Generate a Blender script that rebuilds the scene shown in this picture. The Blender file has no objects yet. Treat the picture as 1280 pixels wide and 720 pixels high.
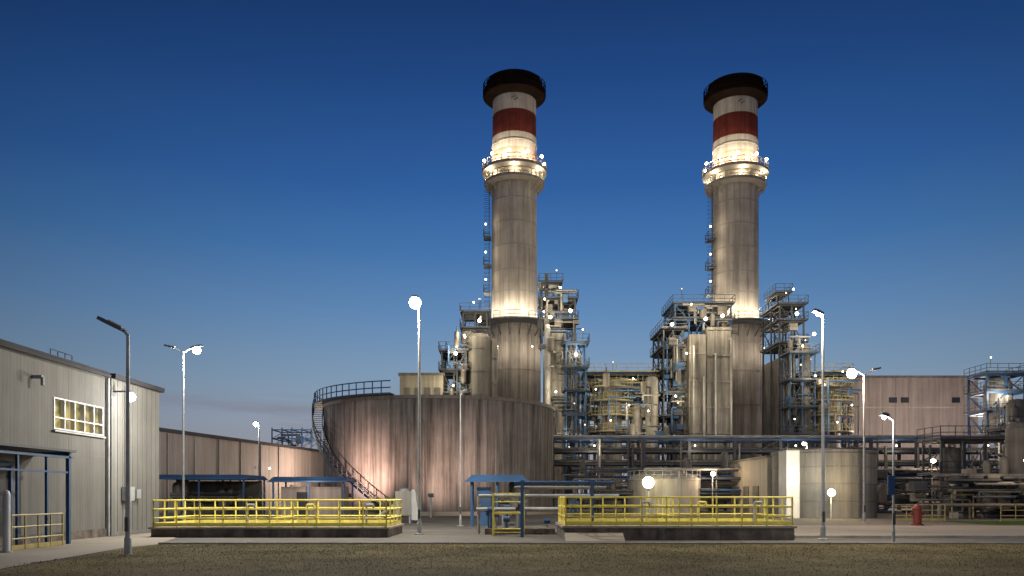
import bpy, math, random
from mathutils import Vector
import numpy as np
random.seed(7)
R=random.random
U=random.uniform
scene=bpy.context.scene
scene.view_settings.view_transform='Standard'
scene.view_settings.look='None'
scene.view_settings.exposure=0
scene.view_settings.gamma=1

# ------------------------------------------------------------ materials
def mat(name,col,rough=.6,metal=0.0,var=.25,scale=.6,streak=0.0,rib=None,ribf=6.0,ribs=.4,bump=0.0,col2=None,bscale=20,spec=None):
    m=bpy.data.materials.new(name); m.use_nodes=True
    nt=m.node_tree; N=nt.nodes; L=nt.links
    b=N['Principled BSDF']; b.inputs['Roughness'].default_value=rough; b.inputs['Metallic'].default_value=metal
    if spec is not None: b.inputs['Specular IOR Level'].default_value=spec
    tc=N.new('ShaderNodeTexCoord')
    n1=N.new('ShaderNodeTexNoise'); n1.inputs['Scale'].default_value=scale; n1.inputs['Detail'].default_value=6; n1.inputs['Roughness'].default_value=.6
    L.new(tc.outputs['Object'],n1.inputs['Vector'])
    rmp=N.new('ShaderNodeMapRange'); rmp.inputs[1].default_value=.3; rmp.inputs[2].default_value=.7
    rmp.inputs[3].default_value=1-var; rmp.inputs[4].default_value=1+var*.5
    L.new(n1.outputs['Fac'],rmp.inputs[0])
    fac=rmp.outputs[0]
    if streak>0:
        mp=N.new('ShaderNodeMapping'); mp.inputs['Scale'].default_value=(1.6,1.6,.07)
        L.new(tc.outputs['Object'],mp.inputs[0])
        n2=N.new('ShaderNodeTexNoise'); n2.inputs['Scale'].default_value=1.3; n2.inputs['Detail'].default_value=8; n2.inputs['Roughness'].default_value=.7
        L.new(mp.outputs[0],n2.inputs['Vector'])
        r2=N.new('ShaderNodeMapRange'); r2.inputs[1].default_value=.35; r2.inputs[2].default_value=.65
        r2.inputs[3].default_value=1-streak; r2.inputs[4].default_value=1+streak*.3
        L.new(n2.outputs['Fac'],r2.inputs[0])
        mu=N.new('ShaderNodeMath'); mu.operation='MULTIPLY'; L.new(fac,mu.inputs[0]); L.new(r2.outputs[0],mu.inputs[1]); fac=mu.outputs[0]
    base=None
    if col2 is not None:
        n3=N.new('ShaderNodeTexNoise'); n3.inputs['Scale'].default_value=scale*.5; n3.inputs['Detail'].default_value=9; n3.inputs['Roughness'].default_value=.65
        L.new(tc.outputs['Object'],n3.inputs['Vector'])
        r3=N.new('ShaderNodeMapRange'); r3.inputs[1].default_value=.4; r3.inputs[2].default_value=.62
        L.new(n3.outputs['Fac'],r3.inputs[0])
        mx=N.new('ShaderNodeMix'); mx.data_type='RGBA'; mx.inputs['A'].default_value=(*col,1); mx.inputs['B'].default_value=(*col2,1)
        L.new(r3.outputs[0],mx.inputs['Factor']); base=mx.outputs['Result']
    vm=N.new('ShaderNodeVectorMath'); vm.operation='SCALE'
    if base is not None: L.new(base,vm.inputs[0])
    else: vm.inputs[0].default_value=col
    L.new(fac,vm.inputs['Scale'])
    L.new(vm.outputs[0],b.inputs['Base Color'])
    hs=None
    if rib:
        w=N.new('ShaderNodeTexWave'); w.wave_type='BANDS'; w.bands_direction=rib; w.inputs['Scale'].default_value=ribf; w.inputs['Distortion'].default_value=0
        L.new(tc.outputs['Object'],w.inputs['Vector'])
        bp=N.new('ShaderNodeBump'); bp.inputs['Strength'].default_value=ribs; bp.inputs['Distance'].default_value=.05
        L.new(w.outputs['Fac'],bp.inputs['Height']); L.new(bp.outputs[0],b.inputs['Normal']); hs=bp
    if bump>0:
        n4=N.new('ShaderNodeTexNoise'); n4.inputs['Scale'].default_value=bscale; n4.inputs['Detail'].default_value=5
        L.new(tc.outputs['Object'],n4.inputs['Vector'])
        bp=N.new('ShaderNodeBump'); bp.inputs['Strength'].default_value=bump; bp.inputs['Distance'].default_value=.05
        L.new(n4.outputs['Fac'],bp.inputs['Height'])
        if hs: L.new(hs.outputs[0],bp.inputs['Normal'])
        L.new(bp.outputs[0],b.inputs['Normal'])
    return m
def emis(name,col,s,sample=True):
    m=bpy.data.materials.new(name); m.use_nodes=True; b=m.node_tree.nodes['Principled BSDF']
    b.inputs['Base Color'].default_value=(.8,.8,.8,1)
    b.inputs['Emission Color'].default_value=(*col,1); b.inputs['Emission Strength'].default_value=s
    if not sample: m.cycles.emission_sampling='NONE'
    return m
M={}
M['grass']=mat('grass_mat',(.12,.10,.042),.95,var=.35,scale=.35,col2=(.17,.135,.06),bump=.35,bscale=14,spec=.1)
M['green']=mat('lawn_green_mat',(.06,.11,.02),.95,var=.4,scale=.6,bump=.8,bscale=30,spec=.1)
M['blade']=mat('grass_blade_mat',(.10,.084,.036),.9,var=.4,scale=.35,col2=(.13,.105,.05),spec=.1)
M['ground']=mat('ground_mat',(.11,.10,.085),.95,var=.4,scale=.2,bump=.5,bscale=12)
M['asphalt']=mat('asphalt_mat',(.12,.11,.09),.85,var=.35,scale=.35,bump=.35,bscale=40)
M['conc']=mat('concrete_paving_mat',(.36,.315,.25),.9,var=.35,scale=.4,col2=(.27,.235,.18),bump=.3,bscale=25)
M['kerb']=mat('kerb_mat',(.36,.32,.27),.9,var=.35,scale=1.5,bump=.3)
M['darkconc']=mat('dark_concrete_mat',(.17,.14,.115),.95,var=.6,scale=1.6,streak=.5,bump=.8,bscale=8)
M['wallL']=mat('cladding_y_mat',(.155,.15,.137),.8,var=.25,scale=.22,streak=.22,rib='Y',ribf=1.6,ribs=.06,spec=.25)
M['wallL2']=mat('cladding_y2_mat',(.19,.185,.168),.8,var=.25,scale=.3,streak=.22,rib='Y',ribf=1.6,ribs=.12,spec=.25)
M['wallB']=mat('cladding_pink_mat',(.27,.225,.20),.7,var=.25,scale=.15,streak=.3)
M['wallP']=mat('pale_wall_mat',(.36,.32,.25),.7,var=.25,scale=.2,streak=.35,rib='X',ribf=.6,ribs=.2)
M['eave']=mat('eave_mat',(.045,.045,.05),.85,spec=.15)
M['white']=mat('white_paint_mat',(.6,.59,.56),.5,var=.2,streak=.2)
M['tank']=mat('tank_concrete_mat',(.175,.162,.15),.85,var=.4,scale=.25,streak=.72,bump=.2,bscale=4,spec=.2)
M['tank2']=mat('pale_tank_mat',(.38,.36,.31),.7,var=.25,scale=.4,streak=.45)
M['tank3']=mat('grey_tank_mat',(.20,.19,.17),.7,var=.25,scale=.4,streak=.45)
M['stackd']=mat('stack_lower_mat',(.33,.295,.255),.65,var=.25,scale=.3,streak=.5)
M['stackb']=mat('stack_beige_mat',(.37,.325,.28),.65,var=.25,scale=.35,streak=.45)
M['seam']=mat('stack_seam_mat',(.25,.225,.195),.65,var=.2,scale=.35)
M['red']=mat('stack_red_mat',(.10,.018,.013),.75,var=.4,scale=.6,streak=.45,spec=.15)
M['red2']=mat('pale_red_mat',(.34,.18,.13),.6,var=.3,scale=.6,streak=.3)  # paler red for the band behind the upper gallery
M['cap']=mat('stack_cap_mat',(.011,.007,.006),.95,var=.4,spec=0)
M['duct']=mat('duct_cladding_mat',(.28,.255,.215),.6,var=.35,scale=.4,streak=.55)
M['ductd']=mat('duct_dark_mat',(.14,.128,.11),.6,var=.35,scale=.4,streak=.45)
M['steel']=mat('steel_dark_mat',(.045,.05,.06),.6,var=.3)
M['blue']=mat('steel_blue_mat',(.03,.085,.19),.55,var=.3)
M['yellow']=mat('yellow_rail_mat',(.80,.68,.13),.5,var=.25,scale=3)
M['yelld']=mat('yellow_gallery_mat',(.34,.28,.10),.55,var=.35,scale=2)
M['grey']=mat('galvanised_mat',(.33,.34,.34),.55,.1,var=.3,scale=2)
M['pipe']=mat('pipe_lagging_mat',(.30,.285,.26),.5,.1,var=.35,scale=1)
M['signb']=mat('sign_blue_mat',(.02,.07,.2),.4)
M['redp']=mat('red_paint_mat',(.20,.03,.02),.6)
M['dark']=mat('dark_opening_mat',(.012,.013,.016),.5)
M['lampw']=emis('lamp_warm_mat',(1,.84,.58),16)
M['lamps']=emis('lamp_small_mat',(1,.82,.52),7,False)
M['lampd']=emis('lamp_dim_mat',(1,.76,.42),1.8,False)
M['lampc']=emis('lamp_white_mat',(.96,.97,1),50)
M['lampp']=emis('lamp_pink_mat',(1,.72,.58),25)
m=bpy.data.materials.new('lit_window_mat'); m.use_nodes=True; nt=m.node_tree; b=nt.nodes['Principled BSDF']
tc=nt.nodes.new('ShaderNodeTexCoord'); mp=nt.nodes.new('ShaderNodeMapping'); mp.inputs['Scale'].default_value=(1,1.5,1.6); n=nt.nodes.new('ShaderNodeTexNoise'); n.inputs['Scale'].default_value=1.4; n.inputs['Detail'].default_value=3
cr=nt.nodes.new('ShaderNodeValToRGB'); cr.color_ramp.elements[0].position=.36; cr.color_ramp.elements[0].color=(.10,.10,.03,1); cr.color_ramp.elements[1].position=.64; cr.color_ramp.elements[1].color=(.8,.60,.16,1)
nt.links.new(tc.outputs['Object'],mp.inputs[0]); nt.links.new(mp.outputs[0],n.inputs['Vector']); nt.links.new(n.outputs['Fac'],cr.inputs[0]); nt.links.new(cr.outputs[0],b.inputs['Emission Color']); b.inputs['Emission Strength'].default_value=.75
b.inputs['Roughness'].default_value=.1; b.inputs['Base Color'].default_value=(.05,.05,.05,1)
M['win']=m

# ------------------------------------------------------------ builder
class B:
    def __init__(s,name):
        s.e=bpy.data.objects.new(name,None); scene.collection.objects.link(s.e); s.p={}
    def g(s,part,mk):
        k=(part,mk)
        if k not in s.p: s.p[k]=([],[],[])
        return s.p[k]
    def hexa(s,part,mk,c):
        V,F,S=s.g(part,mk); o=len(V); V.extend(c)
        for f in ((0,3,2,1),(4,5,6,7),(0,1,5,4),(1,2,6,5),(2,3,7,6),(3,0,4,7)):
            F.append(tuple(o+i for i in f)); S.append(False)
    def box(s,part,mk,x0,x1,y0,y1,z0,z1):
        s.hexa(part,mk,[(x0,y0,z0),(x1,y0,z0),(x1,y1,z0),(x0,y1,z0),(x0,y0,z1),(x1,y0,z1),(x1,y1,z1),(x0,y1,z1)])
    def beam(s,part,mk,p,q,w,h=None):
        h=h or w; p=Vector(p); q=Vector(q); d=(q-p)
        if d.length<1e-5: return
        d.normalize(); up=Vector((0,0,1)) if abs(d.z)<.95 else Vector((0,1,0))
        a=d.cross(up).normalized(); b=a.cross(d).normalized()
        c=[]
        if a.cross(b).dot(d)<0: a=-a
        for e in (p,q):
            for i,j in ((-1,-1),(1,-1),(1,1),(-1,1)):
                c.append(tuple(e+a*(i*w/2)+b*(j*h/2)))
        s.hexa(part,mk,c)
    def tube(s,part,mk,p,q,r,n=6,r2=None,caps=True):
        r2=r if r2 is None else r2
        p=Vector(p); q=Vector(q); d=(q-p)
        if d.length<1e-5: return
        d.normalize(); up=Vector((0,0,1)) if abs(d.z)<.95 else Vector((0,1,0))
        a=d.cross(up).normalized(); b=d.cross(a).normalized()
        V,F,S=s.g(part,mk); o=len(V)
        for e,rr in ((p,r),(q,r2)):
            for i in range(n):
                t=2*math.pi*i/n; V.append(tuple(e+a*(rr*math.cos(t))+b*(rr*math.sin(t))))
        for i in range(n):
            j=(i+1)%n; F.append((o+i,o+j,o+n+j,o+n+i)); S.append(n>5)
        if caps:
            o2=len(V); V.extend(V[o:o+2*n])
            F.append(tuple(o2+i for i in reversed(range(n)))); S.append(False)
            F.append(tuple(o2+n+i for i in range(n))); S.append(False)
    def lathe(s,part,mk,cx,cy,prof,n=48,a0=0,a1=360):
        V,F,S=s.g(part,mk)
        full=(a1-a0)>=359.9
        for (r1,z1),(r2,z2) in zip(prof[:-1],prof[1:]):
            o=len(V); k=n if full else n+1
            for r,z in ((r1,z1),(r2,z2)):
                for i in range(k):
                    t=math.radians(a0+(a1-a0)*i/n); V.append((cx+r*math.cos(t),cy+r*math.sin(t),z))
            for i in range(n):
                j=(i+1)%k if full else i+1
                F.append((o+i,o+j,o+k+j,o+k+i)); S.append(True)
    def path(s,part,mk,pts,r,n=6):
        for a,b in zip(pts[:-1],pts[1:]): s.tube(part,mk,a,b,r,n)
    def ball(s,part,mk,c,r):
        V,F,S=s.g(part,mk); o=len(V); ns,nr=(8,5) if mk in('lamps','lampd') else (14,9)
        V.append((c[0],c[1],c[2]-r))
        for j in range(1,nr):
            ph=-math.pi/2+math.pi*j/nr
            for i in range(ns):
                t=2*math.pi*i/ns; V.append((c[0]+r*math.cos(ph)*math.cos(t),c[1]+r*math.cos(ph)*math.sin(t),c[2]+r*math.sin(ph)))
        V.append((c[0],c[1],c[2]+r)); top=len(V)-1
        for i in range(ns):
            F.append((o,o+1+(i+1)%ns,o+1+i)); S.append(True)
            for j in range(nr-2):
                a=o+1+j*ns+i; b=o+1+j*ns+(i+1)%ns
                F.append((a,b,b+ns,a+ns)); S.append(True)
            a=o+1+(nr-2)*ns
            F.append((a+i,a+(i+1)%ns,top)); S.append(True)
    def light(s,loc,power,col=(1,.82,.58),rad=.15,spot=None,to=None):
        ld=bpy.data.lights.new('bulb','SPOT' if spot else 'POINT'); ld.energy=power; ld.color=col; ld.shadow_soft_size=rad
        if spot: ld.spot_size=math.radians(spot); ld.spot_blend=1.0
        ob=bpy.data.objects.new('bulb',ld); scene.collection.objects.link(ob); ob.location=loc; ob.parent=s.e
        if to: ob.rotation_euler=(Vector(to)-Vector(loc)).to_track_quat('-Z','Y').to_euler()
    def done(s):
        for (part,mk),(V,F,S) in s.p.items():
            me=bpy.data.meshes.new(part); me.from_pydata(V,[],F); me.polygons.foreach_set('use_smooth',S); me.materials.append(M[mk]); me.update()
            ob=bpy.data.objects.new(part,me); scene.collection.objects.link(ob); ob.parent=s.e
    def rail(s,part,mk,p,q,h=1.1,sp=1.2,r=.03,mid=2,toe=True):
        p=Vector(p); q=Vector(q); Ln=(q-p).length; n=max(1,round(Ln/sp))
        for i in range(n+1):
            c=p.lerp(q,i/n); s.tube(part,mk,c,c+Vector((0,0,h)),r,5)
        for k in range(mid+1):
            z=h*(1-k/(mid+1)); o=Vector((0,0,z)); s.tube(part,mk,p+o,q+o,r,5)
        if toe: s.beam(part,mk,p+Vector((0,0,.1)),q+Vector((0,0,.1)),.02,.15)
    def ringrail(s,part,mk,cx,cy,r,z,h=1.1,a0=0,a1=360,n=24,t=.04,mid=1,toe=.15):
        pts=[(cx+r*math.cos(math.radians(a0+(a1-a0)*i/n)),cy+r*math.sin(math.radians(a0+(a1-a0)*i/n)),z) for i in range(n+1)]
        for a,b in zip(pts[:-1],pts[1:]):
            for k in range(mid+1):
                zz=h*(1-k/(mid+1)); s.tube(part,mk,(a[0],a[1],z+zz),(b[0],b[1],z+zz),t,4)
            s.tube(part,mk,a,(a[0],a[1],z+h),t,4)
            if toe: s.beam(part,mk,(a[0],a[1],z+toe/2),(b[0],b[1],z+toe/2),.03,toe)

def lampat(b,c,r=.2,k='lamps'):
    b.ball('lamp_globes',k,c,r)
    b.tube('lamp_stems','steel',(c[0],c[1]+.1,c[2]-1.2),(c[0],c[1]+.1,c[2]-r*.5),.03,4)
def frame(b,x0,x1,y0,y1,zs,nx,ny,w=.28,steel='steel',rail=None,floor=True,brace=.6,lamps=0,lampk=None,lr=.12,zb=0):
    xs=[x0+(x1-x0)*i/nx for i in range(nx+1)]; ys=[y0+(y1-y0)*i/ny for i in range(ny+1)]
    for x in xs:
        for y in ys: b.box('columns',steel,x-w/2,x+w/2,y-w/2,y+w/2,zb,zs[-1]+.3)
    pz=zb
    for z in zs:
        for y in ys: b.beam('beams',steel,(x0,y,z),(x1,y,z),w*.8,w)
        for x in xs: b.beam('beams',steel,(x,y0,z),(x,y1,z),w*.8,w)
        if floor: b.box('decks','steel',x0-.4,x1+.4,y0-.6,y1+.3,z+w*.52,z+w*.52+.06)
        if rail:
            zz=z+w*.52+.07
            b.rail('railings',rail,(x0-.4,y0-.6,zz),(x1+.4,y0-.6,zz),1.05,1.4,.035,1)
            b.rail('railings',rail,(x0-.4,y0-.6,zz),(x0-.4,y1+.3,zz),1.05,1.4,.035,1)
            b.rail('railings',rail,(x1+.4,y0-.6,zz),(x1+.4,y1+.3,zz),1.05,1.4,.035,1)
        for i in range(nx):
            for y in (y0,y1):
                if R()<brace:
                    if R()<.5: b.beam('braces',steel,(xs[i],y,pz),(xs[i+1],y,z),w*.45)
                    else: b.beam('braces',steel,(xs[i+1],y,pz),(xs[i],y,z),w*.45)
        for i in range(ny):
            for x in (x0,x1):
                if R()<brace: b.beam('braces',steel,(x,ys[i],pz),(x,ys[i+1],z),w*.45)
        for k in range(lamps):
            if R()<.4: lampat(b,(U(x0,x1),y0-.5+U(-.1,.6),z+U(1.4,2.1)),lr*U(.5,1.1),lampk or ('lampd' if R()<.65 else 'lamps'))
        pz=z
def clutter(b,x0,x1,y0,y1,z0,z1,n,mk=('pipe','steel','blue','ductd','duct')):
    for i in range(n):
        m_=random.choice(mk); t=R()
        x=U(x0,x1); y=U(y0,y1); z=U(z0,z1)
        if t<.42:
            z2=U(z,z1); r=U(.05,.17); x2=U(x0,x1)
            b.path('pipes',m_,[(x,y,z),(x,y,z2),(x2,y,z2)],r)
        elif t<.7:
            b.tube('pipes',m_,(x,y,z),(min(x1,x+U(1,5)),y,z),U(.05,.15))
        elif t<.91:
            if m_ in('pipe','duct'): m_='ductd'
            h=U(.4,1.3); w=U(.2,.6); b.box('cabinets',m_,x-w,x+w,y-.4,y+.4,z,min(z1,z+h))
            b.box('cabinet_trim','steel',x-w*1.04,x+w*1.04,y-.43,y-.405,min(z1,z+h)*.5+z*.5-.03,min(z1,z+h)*.5+z*.5+.03)
        else:
            r=U(.25,.5); h=U(1,2.2); b.lathe('vessels','ductd',x,y,[(.02,z-.2),(r*.7,z-.1),(r,z+.1),(r,z+h),(r*.7,z+h+.2),(.02,z+h+.3)],14)
            b.tube('vessel_nozzles','steel',(x,y,z+h+.3),(x,y,z+h+.9),.07,6)

# ------------------------------------------------------------ ground
def sheet(name,mk,pts,z):
    me=bpy.data.meshes.new(name); me.from_pydata([(x,y,z) for x,y in pts],[],[tuple(range(len(pts)))]); me.materials.append(M[mk])
    o=bpy.data.objects.new(name,me); scene.collection.objects.link(o); return o
sheet('ground','ground',[(-3000,-500),(3000,-500),(3000,4000),(-3000,4000)],0)
sheet('yard_pavement','asphalt',[(-80,38.5),(80,38.5),(80,60),(-80,60)],.004)
sheet('access_road','asphalt',[(-80,27.8),(80,27.8),(80,32.2),(-80,32.2)],.008)
sheet('concrete_apron','conc',[(11.4,32.4),(80,32.4),(80,46),(11.4,46)],.012)
sheet('driveway','conc',[(-17,-5),(-7.5,-5),(-10.5,12),(-11.9,19),(-12.6,26),(-12.4,27.8),(-13.5,32.2),(-17,38)],.016)
sheet('lawn','green',[(28,46),(80,46),(80,54),(29,54)],.02)
lawn=B('grass_lawn')
V,F,S=lawn.g('turf','grass')
pts=[(-7.2,-5),(60,-5),(60,27.3),(-12.1,27.3),(-12.2,26),(-11.5,19),(-10.1,12)]
V.extend([(x,y,.05) for x,y in pts]); F.append(tuple(range(len(pts)))); S.append(False)
V.extend([(x,y,0) for x,y in pts]); k=len(pts)
for i in range(k): F.append((i,i+k,(i+1)%k+k,(i+1)%k)); S.append(False)
rng=np.random.default_rng(3)
V,F,S=lawn.g('blades','blade')
for i in range(52000):
    y=14+13.2*math.sqrt(rng.random()); x=(rng.random()*2-1)*(.66*y+1)
    if x< -11.9+max(0,(19-y))*.2: continue
    h=.008+.028*rng.random(); a=rng.random()*6.28; w=.009
    o=len(V); dx,dy=w*math.cos(a),w*math.sin(a)
    V.extend([(x-dx,y-dy,.045),(x+dx,y+dy,.045),(x+(rng.random()-.5)*.07,y+(rng.random()-.5)*.07,.05+h)])
    F.append((o,o+1,o+2)); S.append(False)
lawn.done()
kb=B('road_kerb')
x=-12.1
while x<60:
    kb.box('kerbstones','kerb',x,x+.98,27.36,27.52,0,.11); x+=1.0
x=11.4
while x<60:
    kb.box('kerbstones','kerb',x,x+.98,32.2,32.38,0,.11); x+=1.0
kb.done()

# ------------------------------------------------------------ left building
b=B('warehouse_building')
WX=-16.9
b.box('wall','wallL',WX-.3,WX,8,29.5,0,6.7); b.box('wall','wallL',WX-.3,WX,29.5,33,0,4.2); b.box('wall','wallL',WX-.3,WX,29.5,33,5.35,6.7); b.box('wall','wallL',WX-.3,WX,33,33.4,0,6.7)
b.box('annex_wall','wallL2',WX-.3,WX+.18,33.4,37.9,0,6.62)
b.box('rear_wall','wallP',-45,WX-.3,37.5,37.85,0,6.6)
b.box('roof','eave',-45,WX+.12,8,33.38,6.7,6.86); b.box('roof','eave',-45,WX+.36,33.4,38.1,6.62,6.82)
b.box('gutter','eave',WX+.12,WX+.22,8,33.3,6.62,6.74)
b.box('plinth','darkconc',WX,WX+.06,8,33.3,0,.35)
b.box('window_glass','win',WX-.2,WX-.15,29.5,33,4.2,5.35)
for yy in np.linspace(29.5,33,6): b.box('window_frame','white',WX-.14,WX+.03,yy-.03,yy+.03,4.22,5.33)
for zz in (4.2,4.62,5.33): b.box('window_frame','white',WX-.12,WX+.035,29.46,33.04,zz-.025,zz+.025)
b.box('window_sill','grey',WX,WX+.12,29.4,33.1,4.08,4.14)
b.tube('downpipe','grey',(WX+.1,33.3,0),(WX+.1,33.3,6.6),.06,8)
b.tube('downpipe','grey',(WX+.1,24.9,0),(WX+.1,24.9,6.6),.05,8)
for yy in np.arange(33.9,37.8,.45): b.box('ribs','wallL2',WX+.18,WX+.2,yy,yy+.06,.2,6.6)
for yy in np.arange(9.5,33,3.0): b.box('panel_joints','ductd',WX,WX+.006,yy,yy+.03,.4,6.6)
b.box('panel_joints','ductd',WX,WX+.007,8,33.3,3.3,3.33)
b.box('meter_box','grey',WX+.22,WX+.45,34.2,34.9,1.5,2.1); b.box('meter_box','grey',WX+.22,WX+.4,35.2,35.6,1.6,2.0)
b.tube('conduit','grey',(WX+.26,34.5,2.1),(WX+.26,34.5,6.4),.03,5)
b.path('vent','grey',[(WX,28.2,5.9),(WX+.35,28.2,5.9),(WX+.35,28.2,5.6)],.07)
b.rail('roof_rail','steel',(-17.6,30.5,6.86),(-17.6,32.0,6.86),.45,.5,.02,1,False)
b.box('roof_vent','steel',-18.6,-17.9,30.6,31.6,6.86,7.2)
b.box('door','dark',WX,WX+.05,22.6,26.9,0,2.7)
for yy in (22.6,24.0,25.4,26.85): b.box('door_frame','blue',WX+.05,WX+.12,yy-.05,yy+.05,0,2.75)
b.box('door_frame','blue',WX+.05,WX+.12,22.6,26.9,2.7,2.8)
b.box('wall_lamp_bracket','steel',WX+.18,WX+.95,33.55,33.65,6.06,6.12)
b.ball('wall_lamp','lampc',(WX+.9,33.6,5.85),.18)
b.light((WX+3.0,33.6,5.2),1000,(1,.96,.88),.2)
b.done()
b=B('entrance_canopy')
for yy in (20,24,28.2):
    b.box('posts','blue',-15.7,-15.58,yy-.06,yy+.06,0,3.1); b.box('rafters','blue',WX+.02,-15.58,yy-.05,yy+.05,3.1,3.24)
b.box('roof','steel',WX+.02,-15.45,19.8,28.4,3.24,3.32); b.box('beam','blue',-15.7,-15.58,19.8,28.4,3.02,3.1)
b.box('beam','blue',-15.68,-15.6,20.06,28.14,2.5,2.56)
for yy in (25.3,26.9): b.box('posts','blue',-15.69,-15.61,yy-.04,yy+.04,0,3.02)
b.done()
b=B('yellow_barrier')
b.rail('rails','yelld',(-15.4,24.6,0),(-15.4,27.4,0),1.1,.7,.03,2); b.done()
b=B('bollard'); b.lathe('post','white',-15.1,23.9,[(.0,0),(.1,0),(.1,1.75),(.07,1.85),(.001,1.88)],12); b.lathe('base','grey',-15.1,23.9,[(.16,0),(.16,.05),(.1,.06)],12); b.done()

# ------------------------------------------------------------ background left warehouse
b=B('storage_hall')
def wallseg(part,mk,p,q,z0,z1,t=.3): b.beam(part,mk,(p[0],p[1],(z0+z1)/2),(q[0],q[1],(z0+z1)/2),t,z1-z0)
wallseg('side_wall','wallB',(-36,78),(-28,122),0,8.2); wallseg('front_wall','wallB',(-95,78.2),(-36,78),0,8.2)
b.hexa('roof','eave',[(-95.3,77.6,8.2),(-35.6,77.6,8.2),(-27.5,122.5,8.2),(-95,122.5,8.2),(-95.3,77.6,8.55),(-35.6,77.6,8.55),(-27.5,122.5,8.55),(-95,122.5,8.55)])
for t in np.linspace(.08,.95,9):
    p=Vector((-36,78)).lerp(Vector((-28,122)),t); b.box('pilasters','wallB',p.x+.1,p.x+.3,p.y,p.y+.3,0,8.15)
for t in (.3,.5,.7):
    p=Vector((-36,78)).lerp(Vector((-28,122)),t); b.box('doors','ductd',p.x+.05,p.x+.55,p.y,p.y+2.5,0,3.2)
b.light((-25,107,5),4200,(1,.78,.62),.3)
b.ball('wall_lamp','lampp',(-30.6,101,5.2),.12)
b.done()
b=B('rooftop_frame'); frame(b,-33,-27.5,110,115,[9.6,10.8],4,1,.15,'blue',None,False,.6,zb=8.5); clutter(b,-33,-28,110,114,8.6,10.3,10,('steel','ductd')); b.done()

# ------------------------------------------------------------ big tank
b=B('storage_tank')
cx,cy,r=-7.2,80,11.3
b.lathe('shell','tank',cx,cy,[(r,0),(r,10.35)],128)
b.lathe('rim','ductd',cx,cy,[(r,10.1),(r+.14,10.1),(r+.14,10.4),(r-.4,10.4)],128)
b.lathe('roof','tank',cx,cy,[(r-.3,10.38),(.01,11.0)],96)
b.lathe('foundation','conc',cx,cy,[(r+.5,0),(r+.5,.35),(r,.35)],96)
for a in range(0,360,15):
    t=math.radians(a); b.box('wall_joints','tank',cx+(r+.01)*math.cos(t)-.03,cx+(r+.01)*math.cos(t)+.03,cy+(r+.01)*math.sin(t)-.03,cy+(r+.01)*math.sin(t)+.03,.3,10.1)
b.ringrail('roof_railing','blue',cx,cy,r+.9,10.4,1.15,165,255,22,.05,1)
b.lathe('roof_walkway','steel',cx,cy,[(r-.2,10.42),(r+.95,10.42),(r+.95,10.5),(r-.2,10.5)],40,165,255)
n=46
for i in range(n):
    f=i/n; a=math.radians(184+f*68); z=10.3-f*10.1
    a2=math.radians(184+(i+1)/n*68); z2=10.3-(i+1)/n*10.1
    for rr in (r+.15,r+1.1):
        p=(cx+rr*math.cos(a),cy+rr*math.sin(a),z); q=(cx+rr*math.cos(a2),cy+rr*math.sin(a2),z2)
        b.beam('stair_stringer','steel',p,q,.06,.42)
        if rr>r+1:
            for hh in (.55,1.1): b.tube('stair_rail','steel',(p[0],p[1],z+hh),(q[0],q[1],z2+hh),.045,5)
            if i%2==0: b.tube('stair_rail','steel',p,(p[0],p[1],z+1.1),.04,5)
    b.beam('treads','steel',(cx+(r+.15)*math.cos(a),cy+(r+.15)*math.sin(a),z),(cx+(r+1.1)*math.cos(a),cy+(r+1.1)*math.sin(a),z),.26,.05)
for a in (262,268,300):
    t=math.radians(a); b.tube('riser_pipe','ductd',(cx+(r+.3)*math.cos(t),cy+(r+.3)*math.sin(t),0),(cx+(r+.3)*math.cos(t),cy+(r+.3)*math.sin(t),8 if a!=300 else 9.5),.09,8)
b.done()
def flood(name,x,y,z,to,power,col,k='lampp',spot=120):
    f=B(name); f.tube('pole','grey',(x,y,0),(x,y,z),.06,8); f.box('head','steel',x-.22,x+.22,y-.12,y+.12,z,z+.3); f.ball('lens',k,(x,y+(.16 if to[1]>y else -.16),z+.15),.1)
    f.light((x,y+(.4 if to[1]>y else -.4),z+.2),power,col,.12,spot,to); f.done()
flood('floodlight',-13.4,65.5,1.6,(-12.2,71,4.2),6500,(1,.62,.48),spot=90)
flood('floodlight',-6.4,63,1.6,(-5.8,68.8,4.2),4200,(1,.66,.52),spot=85)
flood('floodlight',-1.5,62.5,1.6,(-2,70,3.2),900,(1,.76,.62),spot=95)

b=B('control_building'); b.box('walls','wallP',-14.6,-9.0,104,112,0,17.4); b.box('parapet','ductd',-14.8,-8.8,103.8,112.2,17.4,17.7)
for i in range(4): b.box('louvres','ductd',-14+i*1.3,-13.2+i*1.3,103.95,104,14.5,15.8)
b.light((-12.5,98,15.5),500,(1,.85,.5),.2)
b.done()

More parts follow.
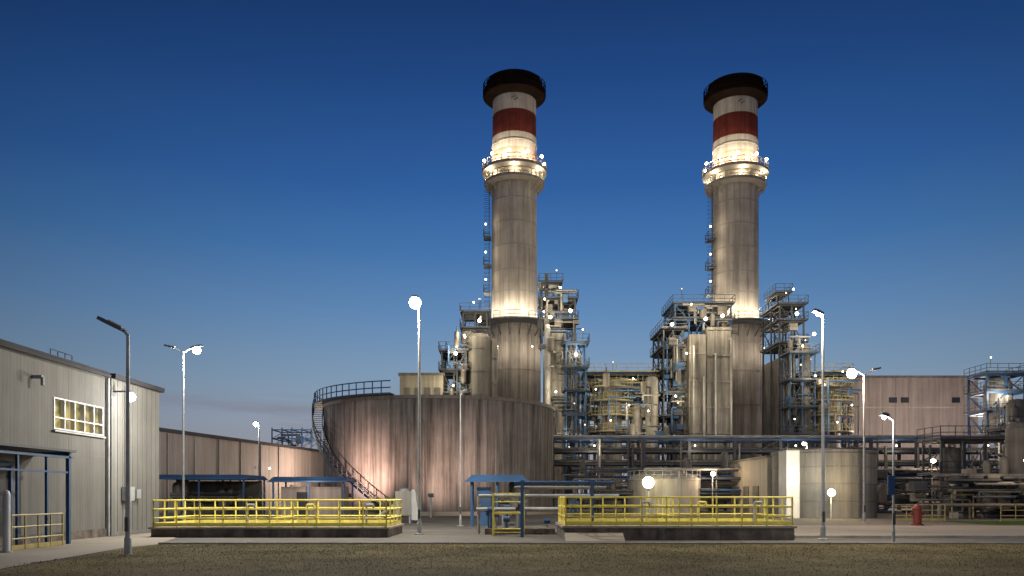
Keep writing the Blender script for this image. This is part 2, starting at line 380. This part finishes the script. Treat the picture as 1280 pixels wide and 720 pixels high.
# ------------------------------------------------------------ stacks
def stack(x,y):
    b=B('exhaust_stack')
    K=1.034
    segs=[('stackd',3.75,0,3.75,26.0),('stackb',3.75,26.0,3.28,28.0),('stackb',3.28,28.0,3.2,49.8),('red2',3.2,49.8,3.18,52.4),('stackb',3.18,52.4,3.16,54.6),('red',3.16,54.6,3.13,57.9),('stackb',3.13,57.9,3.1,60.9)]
    for mk,r1,z1,r2,z2 in segs: b.lathe('shaft',mk,x,y,[(r1*K,z1),(r2*K,z2)],56)
    for z in (31.5,34.6,38.2,41.6,45,53.4): b.lathe('seams','seam',x,y,[(3.3,z),(3.38,z),(3.38,z+.14),(3.3,z+.14)],56)
    for z in (5,10,15,20,24): b.lathe('seams','stackd',x,y,[(3.87,z),(3.94,z),(3.94,z+.14),(3.87,z+.14)],56)
    for a in range(0,360,20):
        t=math.radians(a); c=(x+3.88*math.cos(t),y+3.88*math.sin(t)); b.box('stiffeners','stackd',c[0]-.04,c[0]+.04,c[1]-.04,c[1]+.04,1,25.7)
    b.lathe('cap','cap',x,y,[(3.12,60.2),(3.3,60.2),(4.4,60.7),(4.5,60.8),(4.5,61.9),(4.2,62.0),(4.05,63.1),(3.6,63.3),(3.3,63.3),(3.2,61)],56)
    b.ringrail('cap_rail','cap',x,y,4.62,60.9,1.7,0,360,36,.06,2)
    for z,rr in ((47.8,4.45),(49.6,4.8)):
        b.lathe('gallery_deck','seam',x,y,[(3.3,z-.25),(rr,z-.05),(rr,z+.07),(3.3,z+.07)],48)
        b.ringrail('gallery_rail','duct',x,y,rr-.03,z+.07,1.15,0,360,32,.06,1,.3)
    for a in range(0,360,20):
        t=math.radians(a); b.beam('brackets','seam',(x+3.3*math.cos(t),y+3.3*math.sin(t),46.4),(x+4.4*math.cos(t),y+4.4*math.sin(t),47.6),.1)
    z=27.0; rr=5.4
    b.lathe('lower_gallery_deck','steel',x,y,[(3.5,z-.3),(rr,z-.05),(rr,z+.07),(3.4,z+.07)],48)
    b.ringrail('lower_gallery_rail','duct',x,y,rr-.03,z+.07,1.15,0,360,32,.045,1,.2)
    for a in range(0,360,20):
        t=math.radians(a); b.beam('brackets','steel',(x+3.87*math.cos(t),y+3.87*math.sin(t),25.0),(x+5.2*math.cos(t),y+5.2*math.sin(t),26.7),.12)
    for k in range(10):
        t=math.radians(k*36+8); R1=4.5
        b.ball('gallery_lamps','lampw',(x+R1*math.cos(t),y+R1*math.sin(t),51.3),.22)
        b.tube('lamp_arms','steel',(x+R1*math.cos(t),y+R1*math.sin(t),49.7),(x+R1*math.cos(t),y+R1*math.sin(t),51.1),.03,4)
        if k in (5,9): b.ball('lower_lamps','lampw',(x+5.0*math.cos(t),y+5.0*math.sin(t),28.6),.22)
    for k in range(9):
        t=math.radians(k*40+10)
        b.light((x+4.7*math.cos(t),y+4.7*math.sin(t),51.2),900,(1,.86,.64),.2)
        b.light((x+5.2*math.cos(t),y+5.2*math.sin(t),28.5),700,(1,.88,.66),.2)
    for k in range(6):
        t=math.radians(k*60+30); b.light((x+4.1*math.cos(t),y+4.1*math.sin(t),49.0),240,(1,.84,.58),.15)
    # small lamps added under the lower gallery to brighten the stack base
    for k in range(4):
        t=math.radians(200+k*47); b.light((x+6.2*math.cos(t),y+6.2*math.sin(t),22.5),260,(1,.86,.68),.2)
        b.ball('base_fill_lamps','lamps',(x+6.2*math.cos(t),y+6.2*math.sin(t),22.9),.1); b.tube('base_fill_hangers','steel',(x+5.3*math.cos(t),y+5.3*math.sin(t),26.8),(x+6.2*math.cos(t),y+6.2*math.sin(t),23.0),.04,5)
    lx=x-3.7
    for dy in (-.3,.3): b.tube('ladder','steel',(lx,y-1.0+dy,27.8),(lx,y-1.0+dy,47.6),.05,5)
    for z in np.arange(28,47,.6): b.lathe('ladder_cage','steel',lx-.35,y-1.0,[(.42,z),(.42,z+.06)],10)
    for z in np.arange(28,47,.35): b.tube('ladder','steel',(lx,y-1.3,z),(lx,y-.7,z),.03,4)
    for z in (31.5,35.5,39.6):
        b.box('rest_platforms','steel',lx-.8,lx+.3,y-2,y,z,z+.12)
        for zz in (.6,1.15): b.path('rest_rails','steel',[(lx+.1,y-2,z+zz),(lx-.8,y-2,z+zz),(lx-.8,y,z+zz),(lx+.1,y,z+zz)],.05,4)
        for c in ((lx-.8,y-2),(lx-.8,y)): b.tube('rest_rails','steel',(c[0],c[1],z),(c[0],c[1],z+1.15),.05,4)
        b.ball('ladder_lamps','lamps',(lx-.5,y-1.9,z+1.9),.15)
        b.light((lx-.3,y-2.6,z+2.0),60,(1,.84,.6),.15)
    for k,(dx,dz,l) in enumerate(((-.5,59.5,.9),(-.1,59.2,.9))):
        b.beam('emblem','ductd',(x+dx,y-3.28,dz-.2),(x+dx+l*.7,y-3.26,dz+.15),.04,.16)
    b.done()
stack(.35,119); stack(33.5,120)

# ------------------------------------------------------------ boiler structures
def vbox(b,x0,x1,y0,y1,z1,mk='duct',z0=0):
    b.box('casing',mk,x0,x1,y0,y1,z0,z1)
    n=max(2,int((x1-x0)/1.0))
    for i in range(n+1):
        xx=x0+(x1-x0)*i/n; b.box('stiffeners',mk,xx-.05,xx+.05,y0-.1,y0,z0,z1-.1)
    z=z0+3
    while z<z1: b.box('stiffeners',mk,x0-.1,x1+.1,y0-.2,y0-.1,z,z+.16); z+=3.4
def vcyl(b,x,y,r,z1,mk='duct',z0=0):
    b.lathe('vessel',mk,x,y,[(r,z0),(r,z1-.6),(r*.75,z1-.15),(.01,z1)],28)
    z=z0+3
    while z<z1-1: b.lathe('vessel_bands',mk,x,y,[(r,z),(r+.07,z),(r+.07,z+.15),(r,z+.15)],28); z+=3
def glow(b,pts,e,ball=.24,off=2.2,col=(1,.86,.62)):
    for p in pts:
        if ball: b.ball('lamp_globes','lampw' if ball>.2 else 'lamps',p,ball)
        b.light((p[0],p[1]-off*.4,p[2]+.3),e,col,.2)
b=B('boiler_structure')
frame(b,-9.2,-6.0,105,111,[12,15,18,20.6],2,2,.22,'steel','steel',True,.9,1)
vcyl(b,-4.4,106,1.6,23.2,'ductd'); vcyl(b,-6.0,108,.9,24); vbox(b,-3.2,-2.0,106,113,22.5,'duct')
clutter(b,-9,-6,104,105.5,12,22,26)
vbox(b,4.5,6.9,104.5,116,23.4); vcyl(b,7.9,105,.8,21,'ductd'); vcyl(b,4.6,103.6,.4,24,'pipe')
frame(b,4.0,8.4,106.5,112,[25.0,27.8],2,1,.2,'steel','steel',True,.8,2,zb=22)
frame(b,4.0,6.4,107.5,111,[30.2],1,1,.2,'steel','steel',True,.8,1,zb=28)
frame(b,6.9,9.4,101.8,104,[6,9,12,15,18,21],2,1,.16,'blue','steel',True,.9,1)
b.box('mast','duct',4.5,5.0,110,110.5,24,32.3)
frame(b,-6.6,-3.4,108,113,[24.2,26.4],2,1,.18,'steel','steel',True,.5,2)
clutter(b,4,9,102.6,104,4,24,34); clutter(b,4,8.5,105.5,107,24,29,26)
glow(b,((-7.3,103.8,20.2),(-4.2,103.6,24.4),(4.9,102.4,24.6),(7.5,102.8,25.5),(8.1,101.2,19.6)),620,.21)
glow(b,((6.2,102.5,28.4),(-6.2,104,22.6),(4.2,102.8,27),(-5,104.5,27),(5.6,102.2,15),(6.5,101.2,9),(-7.6,103.5,16)),400,.13)
b.done()

def process(x0,x1,dx):
    b=B('process_platform')
    nb=max(3,int((x1-x0)/1.9))
    frame(b,x0,x1,106,113,[8,10.4,12.5,14.6,16.4,17.9],nb,2,.2,'blue','yelld',True,.6,1)
    for z in (10.0,12.1,14.0,15.8):
        b.lathe('ring_gallery','ductd',dx,105.2,[(1.7,z-.1),(3.1,z-.08),(3.1,z+.05),(1.7,z+.05)],28)
        b.ringrail('ring_rail','yelld',dx,105.2,3.05,z,1.0,150,390,22,.03,1,.12)
        for a in range(200,360,40):
            t=math.radians(a); b.tube('gallery_posts','blue',(dx+2.9*math.cos(t),105.2+2.9*math.sin(t),z-2),(dx+2.9*math.cos(t),105.2+2.9*math.sin(t),z),.09,5)
    vcyl(b,dx,105.2,1.6,17.0,'duct')
    clutter(b,x0,x1,101.8,102.1,2,16.5,int((x1-x0)*3),('steel','pipe','blue','ductd'))
    clutter(b,x0,x1,104.5,106.5,2,17,int((x1-x0)*8)); return b
b=process(9.9,19.0,12.8)
vcyl(b,18.2,104.2,.85,17.3,'duct'); vcyl(b,16.4,105.4,.7,14,'pipe')
glow(b,((10.6,101.2,15.2),(15.4,101.6,16.6),(12.4,100.6,11.2),(17.3,101.6,12.5),(14.8,101.2,13.2),(16.5,101.5,9)),260,.11,col=(1,.85,.56))
b.done()
b=process(38.9,44.6,41.6)
glow(b,((39.5,101.2,15.8),(43,101.2,13.2),(41,100.8,11),(42,101.6,17.5)),260,.11,col=(1,.85,.58))
b.done()

b=B('boiler_structure')
frame(b,19.8,22.3,104.5,112,[9,12,15,18,21,23.4],2,2,.2,'steel','steel',True,.9,1)
vbox(b,23.0,25.0,103.4,118,22.6); vbox(b,25.5,28.6,104.6,117,23.8,'duct'); b.box('casing_gap','ductd',25.0,25.5,105.5,117,0,22)
vcyl(b,22.6,106,.8,22,'pipe')
frame(b,21.6,29,106,113,[25,27.0],4,2,.2,'blue','steel',True,.6,2,zb=22)
vbox(b,36.2,37.6,106.4,116,20.5); vcyl(b,38.3,104.6,.7,21.5,'ductd')
frame(b,35.8,39.0,103,106,[6,9.5,13,16.5,20],2,1,.14,'blue','steel',True,.9,1)
frame(b,35.8,39.0,107,114,[22,25,27.2],2,2,.2,'steel','steel',True,.8,2)
frame(b,35.8,37.3,108,112,[29.0],1,1,.18,'steel','steel',True,.7,1,zb=27.2)
clutter(b,20,22.3,103.4,104.4,6,23,30); clutter(b,22,29,105,106,23,27,24); clutter(b,36,39,103.8,105.2,6,26,30)
for xx,z2 in ((23.4,21),(24.7,17),(26.2,20),(28.2,22)): b.path('downcomers','pipe',[(xx,102.8,2),(xx,102.8,z2),(xx,104,z2)],.14,8)
glow(b,((20.6,103,23.8),(24.6,101.6,24.2),(27,102.6,24.8),(36.4,102.2,25.0),(38.6,102.2,22.4)),620,.21)
glow(b,((22.4,102.6,20),(21,102.6,14.5),(38.6,101.8,17),(37,101.8,20.8),(23.2,103.5,26.5),(36.6,104,28.6)),400,.13)
b.light((26.2,99,13),500,(1,.86,.66),.3)
b.done()
b=B('turbine_hall')
b.box('walls','wallB',44.8,70.5,121,150,0,19.6); b.box('roof_edge','ductd',44.6,70.7,120.8,150.2,19.6,19.9)
b.box('upper_band','wallP',44.75,70.55,120.93,121,15.0,15.2)
for xx in (57,58.8,66.5): b.box('windows','dark',xx,xx+1.2,120.9,120.97,15.8,16.6)
for xx in np.arange(46,70,2): b.box('joints','wallB',xx,xx+.06,120.94,121,0,19.5)
b.light((62,106,10),6500,(1,.84,.74),.4); b.light((50,106,10),3000,(1,.80,.68),.4)
b.done()
b=B('silo_tower')
frame(b,58.2,62.8,98,102,[9,12,14.4,16.6],2,1,.24,'blue','steel',True,.9,1)
b.lathe('silo','duct',60.6,99.8,[(.3,8),(1.6,10),(1.6,15.6),(1.2,16.3),(.01,16.5)],28)
b.light((59.3,96.5,14),600,(1,.88,.72),.2); b.light((60.5,96.5,10.5),300,(1,.88,.72),.2)
clutter(b,58,63,96.5,98,4,14,14,('steel','ductd','blue'))
b.done()
b=B('process_column')
vcyl(b,55.6,88,1.1,12.4,'ductd'); vcyl(b,58.4,88.5,1.3,10.5,'ductd'); frame(b,53.5,60,86,90,[6,9],2,1,.2,'steel','steel',True,.6,1); clutter(b,53,60,85,87,1,10,30,('steel','ductd','steel','pipe'))
b.done()

# ------------------------------------------------------------ pipe rack
b=B('pipe_rack')
x=4.5
while x<62:
    for y in (88,92): b.box('columns','steel',x-.16,x+.16,y-.16,y+.16,0,8.1)
    for z in (3.8,5.2,6.6,7.9): b.beam('cross_beams','steel',(x,88,z),(x,92,z),.2,.28)
    if int(x)%2==0 and x+5<62: b.beam('braces','steel',(x,88,5.2),(x+5,88,7.9),.1)
    x+=5
for z in (5.2,6.6,7.9):
    for y in (87.9,92.1): b.beam('long_beams','steel' if z!=7.9 else 'blue',(4.3,y,z),(62,y,z),.16,.22)
    for y in (88.5,89.1,89.8,90.5,91.2,91.7):
        rr=U(.08,.2); b.tube('pipes',random.choice(('pipe','ductd','steel','ductd','steel')),(4.3,y,z+.16+rr),(62,y,z+.16+rr),rr,8)
for i in range(26):
    xx=U(6,60); b.tube('risers',random.choice(('pipe','steel','ductd')),(xx,87.5,0),(xx,87.5,U(5,8.4)),U(.07,.16),8)
for xx in (9,20,31,42,52):
    b.ball('lamp_globes','lamps',(xx,87.4,7.2),.1); b.light((xx,86.6,7.0),130,(1,.85,.65),.15)
b.done()
b=B('process_equipment')
clutter(b,5,60,76,87,0,4.4,240,('pipe','steel','blue','ductd','steel','ductd','steel'))
for i in range(7):
    xx=29+i*4.4; zz=U(1.2,2.6); b.tube('heat_exchangers','ductd',(xx,80,zz),(xx+2.4,80,zz),U(.35,.6),14)
for xx,zz,k in ((39.8,5,'lampp'),(19,3.8,'lampw'),(30,6,'lampw')):
    b.ball('lamp_globes',k,(xx,75.6,zz),.22); b.tube('lamp_poles','grey',(xx,75.8,0),(xx,75.8,zz),.05,6); b.light((xx,75.2,zz),380,(1,.75,.52),.2)
b.done()

# ------------------------------------------------------------ mid tanks and buildings
b=B('water_tank')
b.lathe('shell','tank3',25.1,64.5,[(3.95,0),(3.95,5.1)],64); b.lathe('roof','tank3',25.1,64.5,[(4.03,5.1),(4.03,5.22),(.01,5.6)],64); b.lathe('rim','ductd',25.1,64.5,[(3.95,5.0),(4.05,5.0),(4.05,5.1)],64)
b.box('lit_edge_box','white',21.0,22.0,61.2,63,0,5.2); b.box('lit_edge_box_roof','ductd',20.95,22.05,61.1,63.1,5.2,5.28)  # white box added for the bright lit edge at the tank's left
for z in (1.3,2.6,3.9): b.lathe('weld_bands','tank3',25.1,64.5,[(3.95,z),(3.985,z+.02),(3.985,z+.06),(3.95,z+.08)],64)
for dx in (-.25,.25): b.tube('ladder','steel',(26.5+dx,60.6,0),(26.5+dx,60.6,5.9),.03,5)
for z in np.arange(.3,5.8,.3): b.tube('ladder','steel',(26.25,60.6,z),(26.75,60.6,z),.02,4)
b.tube('lamp_pole','grey',(23.6,59.2,0),(23.6,59.2,1.7),.06,6); b.ball('lamp_globe','lampw',(23.6,59.1,1.95),.28); b.light((23.6,58.5,2.1),380,(1,.78,.4),.2)
b.light((21.2,58.8,3.4),300,(.97,1,.88),.2)
b.done()
b=B('pump_house')
b.box('walls','wallP',21.9,29,68.6,80,0,5.0); b.box('roof','ductd',21.7,29.2,68.5,80.2,5.0,5.16)
for yy in (71,74,77): b.box('doors','ductd',21.82,21.9,yy,yy+1.6,0,2.6)
b.done()
b=B('domed_tank')
b.lathe('shell','tank2',14.8,78,[(3.5,0),(3.5,3.2)],48); b.lathe('dome','tank2',14.8,78,[(3.6,3.2),(3.6,3.3),(3.0,3.7),(2,4.05),(1,4.2),(.01,4.25)],48)
b.ringrail('rail','grey',14.8,78,3.5,3.3,.8,180,360,14,.03,1,0)
b.done()
b=B('bright_globe_lamp'); b.tube('pole','grey',(12.1,71,0),(12.1,71,2.3),.06,8); b.lathe('collar','steel',12.1,71,[(.1,2.2),(.2,2.3),(.1,2.4)],12); b.ball('globe','lampw',(12.1,71,2.9),.52); b.light((12.3,69.8,3.2),350,(1,.85,.5),.3); b.light((12.5,73,3.4),250,(1,.85,.5),.2); b.done()
b=B('storage_vessel')
for xx,y,z,r in ((38.5,66,1.6,1.1),(41.5,64,2.0,1.3)):
    b.tube('vessel','ductd',(xx,y-3,z),(xx,y+3,z),r,28); b.tube('vessel_end','ductd',(xx,y-3.5,z),(xx,y-3,z),r*.6,28,r)
    for yy in (y-2,y+2): b.box('saddles','conc',xx-r*.8,xx+r*.8,yy-.2,yy+.2,0,z-r*.6)
vcyl(b,40.3,63.5,1.0,7.6,'ductd'); vcyl(b,38.4,70,.9,6.0,'ductd')
b.box('panel','white',33.5,34.3,61,61.3,0,3.2); b.box('panel','duct',35,36,62,62.3,0,3.8)
frame(b,36.5,42,68,71,[3.4,6.4],3,1,.16,'steel','steel',True,.6,0)
clutter(b,30,44,57,62,0,3.2,80,('pipe','steel','ductd','ductd','steel'))
b.path('loop_pipe','yelld',[(33,60,0),(33,60,1.8),(34.6,60,1.8),(34.6,60,0)],.07,8)
b.light((36,55,4),330,(1,.78,.55),.2); b.ball('lamp_globe','lampp',(36,56,4.2),.14); b.tube('lamp_pole','grey',(36,56.1,0),(36,56.1,4.1),.05)
b.done()
b=B('yellow_guard_rail'); b.rail('rails','yelld',(26,54.5,0),(29.5,54.5,0),1.1,1,.03,2); b.rail('rails','yelld',(33,54,0),(37,54,0),1.1,1,.03,2); b.done()

# ------------------------------------------------------------ canopies and small stuff
def canopy(name,x0,x1,y0,y1,z,mk='blue'):
    b=B(name)
    b.hexa('roof',mk,[(x0,y0,z),(x1,y0,z),(x1,y1,z),(x0,y1,z),(x0+.3,y0+.3,z+.35),(x1-.3,y0+.3,z+.35),(x1-.3,y1-.3,z+.35),(x0+.3,y1-.3,z+.35)])
    for x in (x0+.3,(x0+x1)/2,x1-.3):
        for y in (y0+.3,y1-.3): b.box('posts',mk,x-.06,x+.06,y-.06,y+.06,0,z)
    b.box('fascia','blue',x0-.03,x1+.03,y0-.05,y0-.003,z-.06,z+.05)
    return b
b=canopy('blue_canopy',-18.3,-12.4,60,64,2.8); b.box('kiosk','wallB',-17.6,-13,61,63.7,0,2.4); b.box('kiosk_door','dark',-16.4,-15.5,60.95,61,0,2.0); b.light((-15,59,2.3),160,(1,.8,.65),.2); b.done()
b=canopy('blue_canopy',-29.5,-21.6,65,71,3.1); b.box('back_wall','ductd',-29,-22,70.2,70.4,0,3.0); clutter(b,-29,-22,66.5,69.5,0,2,20,('steel','ductd')); b.done()
b=canopy('blue_canopy',-2.6,.9,45,47.5,2.55); b.box('cabinet','blue',-2.0,-1.2,45.6,46.6,0,2.2); clutter(b,-1,.7,46,47,0,1.6,8); b.done()
b=B('hopper_unit')
b.box('body','tank2',-7.3,-6.3,50,51.2,.5,2.0); b.hexa('chute','white',[(-6.3,50.1,.2),(-5.8,50.1,.2),(-5.8,51,.2),(-6.3,51,.2),(-6.3,50.1,2.1),(-6.1,50.1,2.1),(-6.1,51,2.1),(-6.3,51,2.1)])
for c in ((-7.2,50.1),(-6.4,50.1),(-7.2,51.1),(-6.4,51.1)): b.box('legs','grey',c[0]-.05,c[0]+.05,c[1]-.05,c[1]+.05,0,.5)
b.tube('pipe','grey',(-7.3,50.5,1.2),(-8.6,50.5,.3),.12,8); b.lathe('lid','grey',-6.8,50.6,[(.3,2.0),(.3,2.15),(.01,2.2)],12)
b.done()
b=B('pipe_skid')
for xx in (.42,3.3):
    b.box('posts','blue',xx-.07,xx+.07,32.9,33.04,0,2.35)
for yy in (33,35.4):
    b.tube('pipes','blue',(.1,yy,2.25),(4.2,yy,2.25),.07,8); b.tube('pipes','pipe',(.1,yy+.2,2.05),(3.9,yy+.2,2.05),.06,8)
b.tube('pipes','grey',(-1.4,34.4,1.7),(4.6,34.4,1.7),.08,8); b.tube('pipes','grey',(-1.6,36,1.1),(2.2,36,1.1),.1,8)
b.path('pipes','pipe',[(-1.5,36,0),(-1.5,36,1.7),(.2,36,1.7),(.2,36,0)],.07,8)
for i in range(16):
    xx=U(-1.4,4.2); yy=U(35.3,38); h=U(.5,1.7); b.tube('pipes',random.choice(('grey','blue','pipe')),(xx,yy,0),(xx,yy,h),U(.04,.1),8); b.tube('valves','redp' if i%6==0 else 'blue',(xx-.14,yy,h),(xx+.14,yy,h),.12,10)
b.box('plinth','darkconc',-1.2,1.9,35.3,38.4,0,.25)
b.done()
b=B('yellow_gate')
for xx in (-.8,.5): b.box('posts','yellow',xx-.04,xx+.04,33.96,34.04,0,1.85)
for z in (.15,.3,.95,1.0,1.45,1.8): b.tube('bars','yellow',(-.8,34,z),(.5,34,z),.03,6)
b.rail('wing','yellow',(-.8,34,0),(-.8,36,0),1.1,.9,.03,2)
b.done()
def platform(x0,x1,y0,y1,z):
    b=B('railed_basin')
    b.box('basin_wall','darkconc',x0,x1,y0,y1,0,z-.08); b.box('slab','conc',x0-.08,x1+.08,y0-.08,y1+.08,z-.08,z)
    for i in range(int((x1-x0)/2.4)):
        xx=x0+1.2+i*2.4; b.box('buttress','darkconc',xx,xx+.25,y0-.06,y0,0,z-.09)
    a=.06
    b.rail('railing','yellow',(x0+a,y0+a,z),(x1-a,y0+a,z),1.1,1.0,.035,2); b.rail('railing','yellow',(x0+a,y1-a,z),(x1-a,y1-a,z),1.1,1.0,.035,2)
    b.rail('railing','yellow',(x0+a,y0+a,z),(x0+a,y1-a,z),1.1,1.0,.035,2); b.rail('railing','yellow',(x1-a,y0+a,z),(x1-a,y1-a,z),1.1,1.0,.035,2)
    for i in range(3):
        xx=x0+1+(x1-x0-2)*(i+.3)/3; b.box('hatches','steel',xx,xx+1.1,y0+1.2,y0+2.2,z,z+.08); b.path('vents','yellow' if i==1 else 'grey',[(xx+1.6,y0+1.8,z),(xx+1.6,y0+1.8,z+.9),(xx+1.9,y0+1.8,z+.9),(xx+1.9,y0+1.8,z+.7)],.05,8)
    b.rail('divider','yellow',((x0+x1)/2,y0+a,z),((x0+x1)/2,y1-a,z),1.1,1.0,.03,2)
    return b
b=platform(-14.8,-5.1,32.8,37.2,.42); b.done()
b=platform(2.0,10.8,30.6,35.2,.55)
b.hexa('earth_bank','conc',[(2.0,29.6,.02),(4.2,29.6,.02),(4.2,30.5,.02),(2.0,30.5,.02),(2.0,30.35,.3),(4.2,30.35,.3),(4.2,30.5,.3),(2.0,30.5,.3)]); b.done()

b=B('fire_hydrant')
hx,hy=23.3,46
b.lathe('barrel','redp',hx,hy,[(.34,0),(.34,.1),(.24,.12),(.24,.9),(.3,.92),(.3,1.0),(.22,1.12),(.1,1.22),(.01,1.25)],16)
b.tube('outlet','redp',(hx-.38,hy,.7),(hx+.38,hy,.7),.09,10); b.done()

# ------------------------------------------------------------ street lamps
def lamp(x,y,h,arms,r=.075,power=0,name='street_lamp',col=(.99,.96,.92),k='lampc',gr=.16):
    b=B(name)
    b.lathe('base','grey',x,y,[(.22,0),(.22,.04),(r*1.3,.06),(r*1.3,.5),(r,.55)],12)
    b.tube('pole','grey',(x,y,.0),(x,y,h),r,10,r*.6)
    b.box('access_door','steel',x-.05,x+.05,y-r*1.32,y-r,.7,1.1)
    for dx,rise,L,lit in arms:
        ex=x+dx; ez=h+rise
        b.tube('arm','grey',(x,y,h-.05),(ex,y,ez),.04,8)
        s=1 if dx>=0 else -1; tl=rise/max(abs(dx),.05)*.6
        p=Vector((ex,y,ez)); q=Vector((ex+s*L,y,ez+L*tl))
        b.beam('lamp_head','steel',p,q,.3,.1); b.beam('lamp_head_spine','grey',p.lerp(q,.05)+Vector((0,0,.07)),p.lerp(q,.6)+Vector((0,0,.07)),.16,.05)
        c=p.lerp(q,.55)
        if lit:
            b.ball('lamp_bulb',k,(c.x,c.y-.02,c.z-.06-gr*.7),gr); b.light((c.x,c.y,c.z-.2-gr*2.2),power,col,.2)
        else: b.beam('lens','white',p.lerp(q,.3)-Vector((0,0,.055)),p.lerp(q,.9)-Vector((0,0,.055)),.2,.012)
    b.done()
lamp(-10.9,22.7,6.3,[(-.12,.1,.68,0)],.075)
lamp(-18.9,46,10.0,[(-.45,.2,.6,0),(.45,.2,.6,1)],.08,2000,gr=.22)
lamp(-4.1,35.4,10.4,[(-.02,.03,.3,1)],.08,8000,gr=.26,col=(1,.93,.82))
lamp(-2.9,45,7.4,[(.1,.1,.3,0)],.055)
lamp(12.05,31,8.7,[(-.03,.04,.34,1)],.075,3200,gr=.06,col=(1,.9,.74))
lamp(22.0,50,9.3,[(-.5,.25,.5,1),(.5,.25,.5,0)],.08,2800,col=(1,.76,.58),k='lampp',gr=.3)
lamp(13.35,28,4.4,[(-.2,.1,.25,1)],.045,160,gr=.06)
lamp(-25.3,80,9.0,[(-.1,.05,.4,1)],.09,1200,gr=.22)
lamp(29.5,80,7.0,[(-.1,.05,.4,1)],.09,500,gr=.18,k='lampw')
b=B('road_sign'); b.tube('bracket','grey',(13.15,27.9,1.9),(13.35,27.9,1.9),.02,6); b.box('plate','signb',13.1,13.32,27.84,27.87,1.75,2.4); b.box('border','grey',13.085,13.335,27.872,27.885,1.735,2.415); b.done()

# ------------------------------------------------------------ sun lamp (soft fill added from behind the camera), sky
sd=bpy.data.lights.new('sun','SUN'); sd.energy=.34; sd.angle=math.radians(18); sd.color=(1,.88,.74)
so=bpy.data.objects.new('sun',sd); scene.collection.objects.link(so)
dirv=Vector((.3,1,-.48)); so.rotation_euler=dirv.to_track_quat('-Z','Y').to_euler()
w=bpy.data.worlds.new('World'); scene.world=w; w.use_nodes=True; nt=w.node_tree; N=nt.nodes; L=nt.links
bg=N['Background']; tc=N.new('ShaderNodeTexCoord'); sp=N.new('ShaderNodeSeparateXYZ'); L.new(tc.outputs['Generated'],sp.inputs[0])
cr=N.new('ShaderNodeValToRGB'); els=cr.color_ramp.elements
stops=[(0,(.28,.26,.28)),(.05,(.30,.30,.345)),(.09,(.285,.335,.42)),(.14,(.215,.32,.45)),(.215,(.12,.245,.45)),(.29,(.055,.168,.395)),(.36,(.028,.108,.325)),(.46,(.014,.060,.21)),(.54,(.008,.034,.128)),(1,(.005,.018,.07))]
els[0].position=0; els[0].color=(*stops[0][1],1); els[1].position=1; els[1].color=(*stops[-1][1],1)
for p,c in stops[1:-1]:
    e=els.new(p); e.color=(*c,1)
L.new(sp.outputs['Z'],cr.inputs[0])
cb=N.new('ShaderNodeCombineXYZ'); L.new(sp.outputs['X'],cb.inputs[0]); L.new(sp.outputs['Y'],cb.inputs[1])
nm=N.new('ShaderNodeVectorMath'); nm.operation='NORMALIZE'; L.new(cb.outputs[0],nm.inputs[0])
dt=N.new('ShaderNodeVectorMath'); dt.operation='DOT_PRODUCT'; L.new(nm.outputs[0],dt.inputs[0]); dt.inputs[1].default_value=(.07,.9975,0)
mr=N.new('ShaderNodeMapRange'); mr.inputs[1].default_value=.8; mr.inputs[2].default_value=1; mr.inputs[3].default_value=.66; mr.inputs[4].default_value=1.06; L.new(dt.outputs['Value'],mr.inputs[0])
sc=N.new('ShaderNodeVectorMath'); sc.operation='SCALE'; L.new(cr.outputs[0],sc.inputs[0]); L.new(mr.outputs[0],sc.inputs['Scale'])
mp=N.new('ShaderNodeMapping'); mp.inputs['Scale'].default_value=(3,3,34); L.new(tc.outputs['Generated'],mp.inputs[0])
nz=N.new('ShaderNodeTexNoise'); nz.inputs['Scale'].default_value=1.3; nz.inputs['Detail'].default_value=6; L.new(mp.outputs[0],nz.inputs['Vector'])
m1=N.new('ShaderNodeMapRange'); m1.inputs[1].default_value=.46; m1.inputs[2].default_value=.66; L.new(nz.outputs['Fac'],m1.inputs[0])
m2=N.new('ShaderNodeMapRange'); m2.inputs[1].default_value=.15; m2.inputs[2].default_value=.08; m2.inputs[3].default_value=0; m2.inputs[4].default_value=.7; L.new(sp.outputs['Z'],m2.inputs[0])
mm=N.new('ShaderNodeMath'); mm.operation='MULTIPLY'; L.new(m1.outputs[0],mm.inputs[0]); L.new(m2.outputs[0],mm.inputs[1])
mx=N.new('ShaderNodeMix'); mx.data_type='RGBA'; L.new(mm.outputs[0],mx.inputs['Factor']); L.new(sc.outputs[0],mx.inputs['A']); mx.inputs['B'].default_value=(.19,.17,.21,1)
sk=N.new('ShaderNodeTexSky'); sk.sky_type='NISHITA'; sk.sun_disc=False; sk.sun_elevation=math.radians(-4); sk.sun_rotation=math.radians(0)
s2=N.new('ShaderNodeVectorMath'); s2.operation='SCALE'; s2.inputs['Scale'].default_value=.02; L.new(sk.outputs[0],s2.inputs[0])
ad=N.new('ShaderNodeVectorMath'); ad.operation='ADD'; L.new(mx.outputs['Result'],ad.inputs[0]); L.new(s2.outputs[0],ad.inputs[1])
L.new(ad.outputs[0],bg.inputs['Color']); bg.inputs['Strength'].default_value=1

# ------------------------------------------------------------ camera
cd=bpy.data.cameras.new('camera'); cd.sensor_width=36; cd.lens=28.125; cd.shift_y=260/1280; cd.clip_end=6000
co=bpy.data.objects.new('camera',cd); scene.collection.objects.link(co); co.location=(0,0,1.7); co.rotation_euler=(math.radians(90),0,0)
scene.camera=co
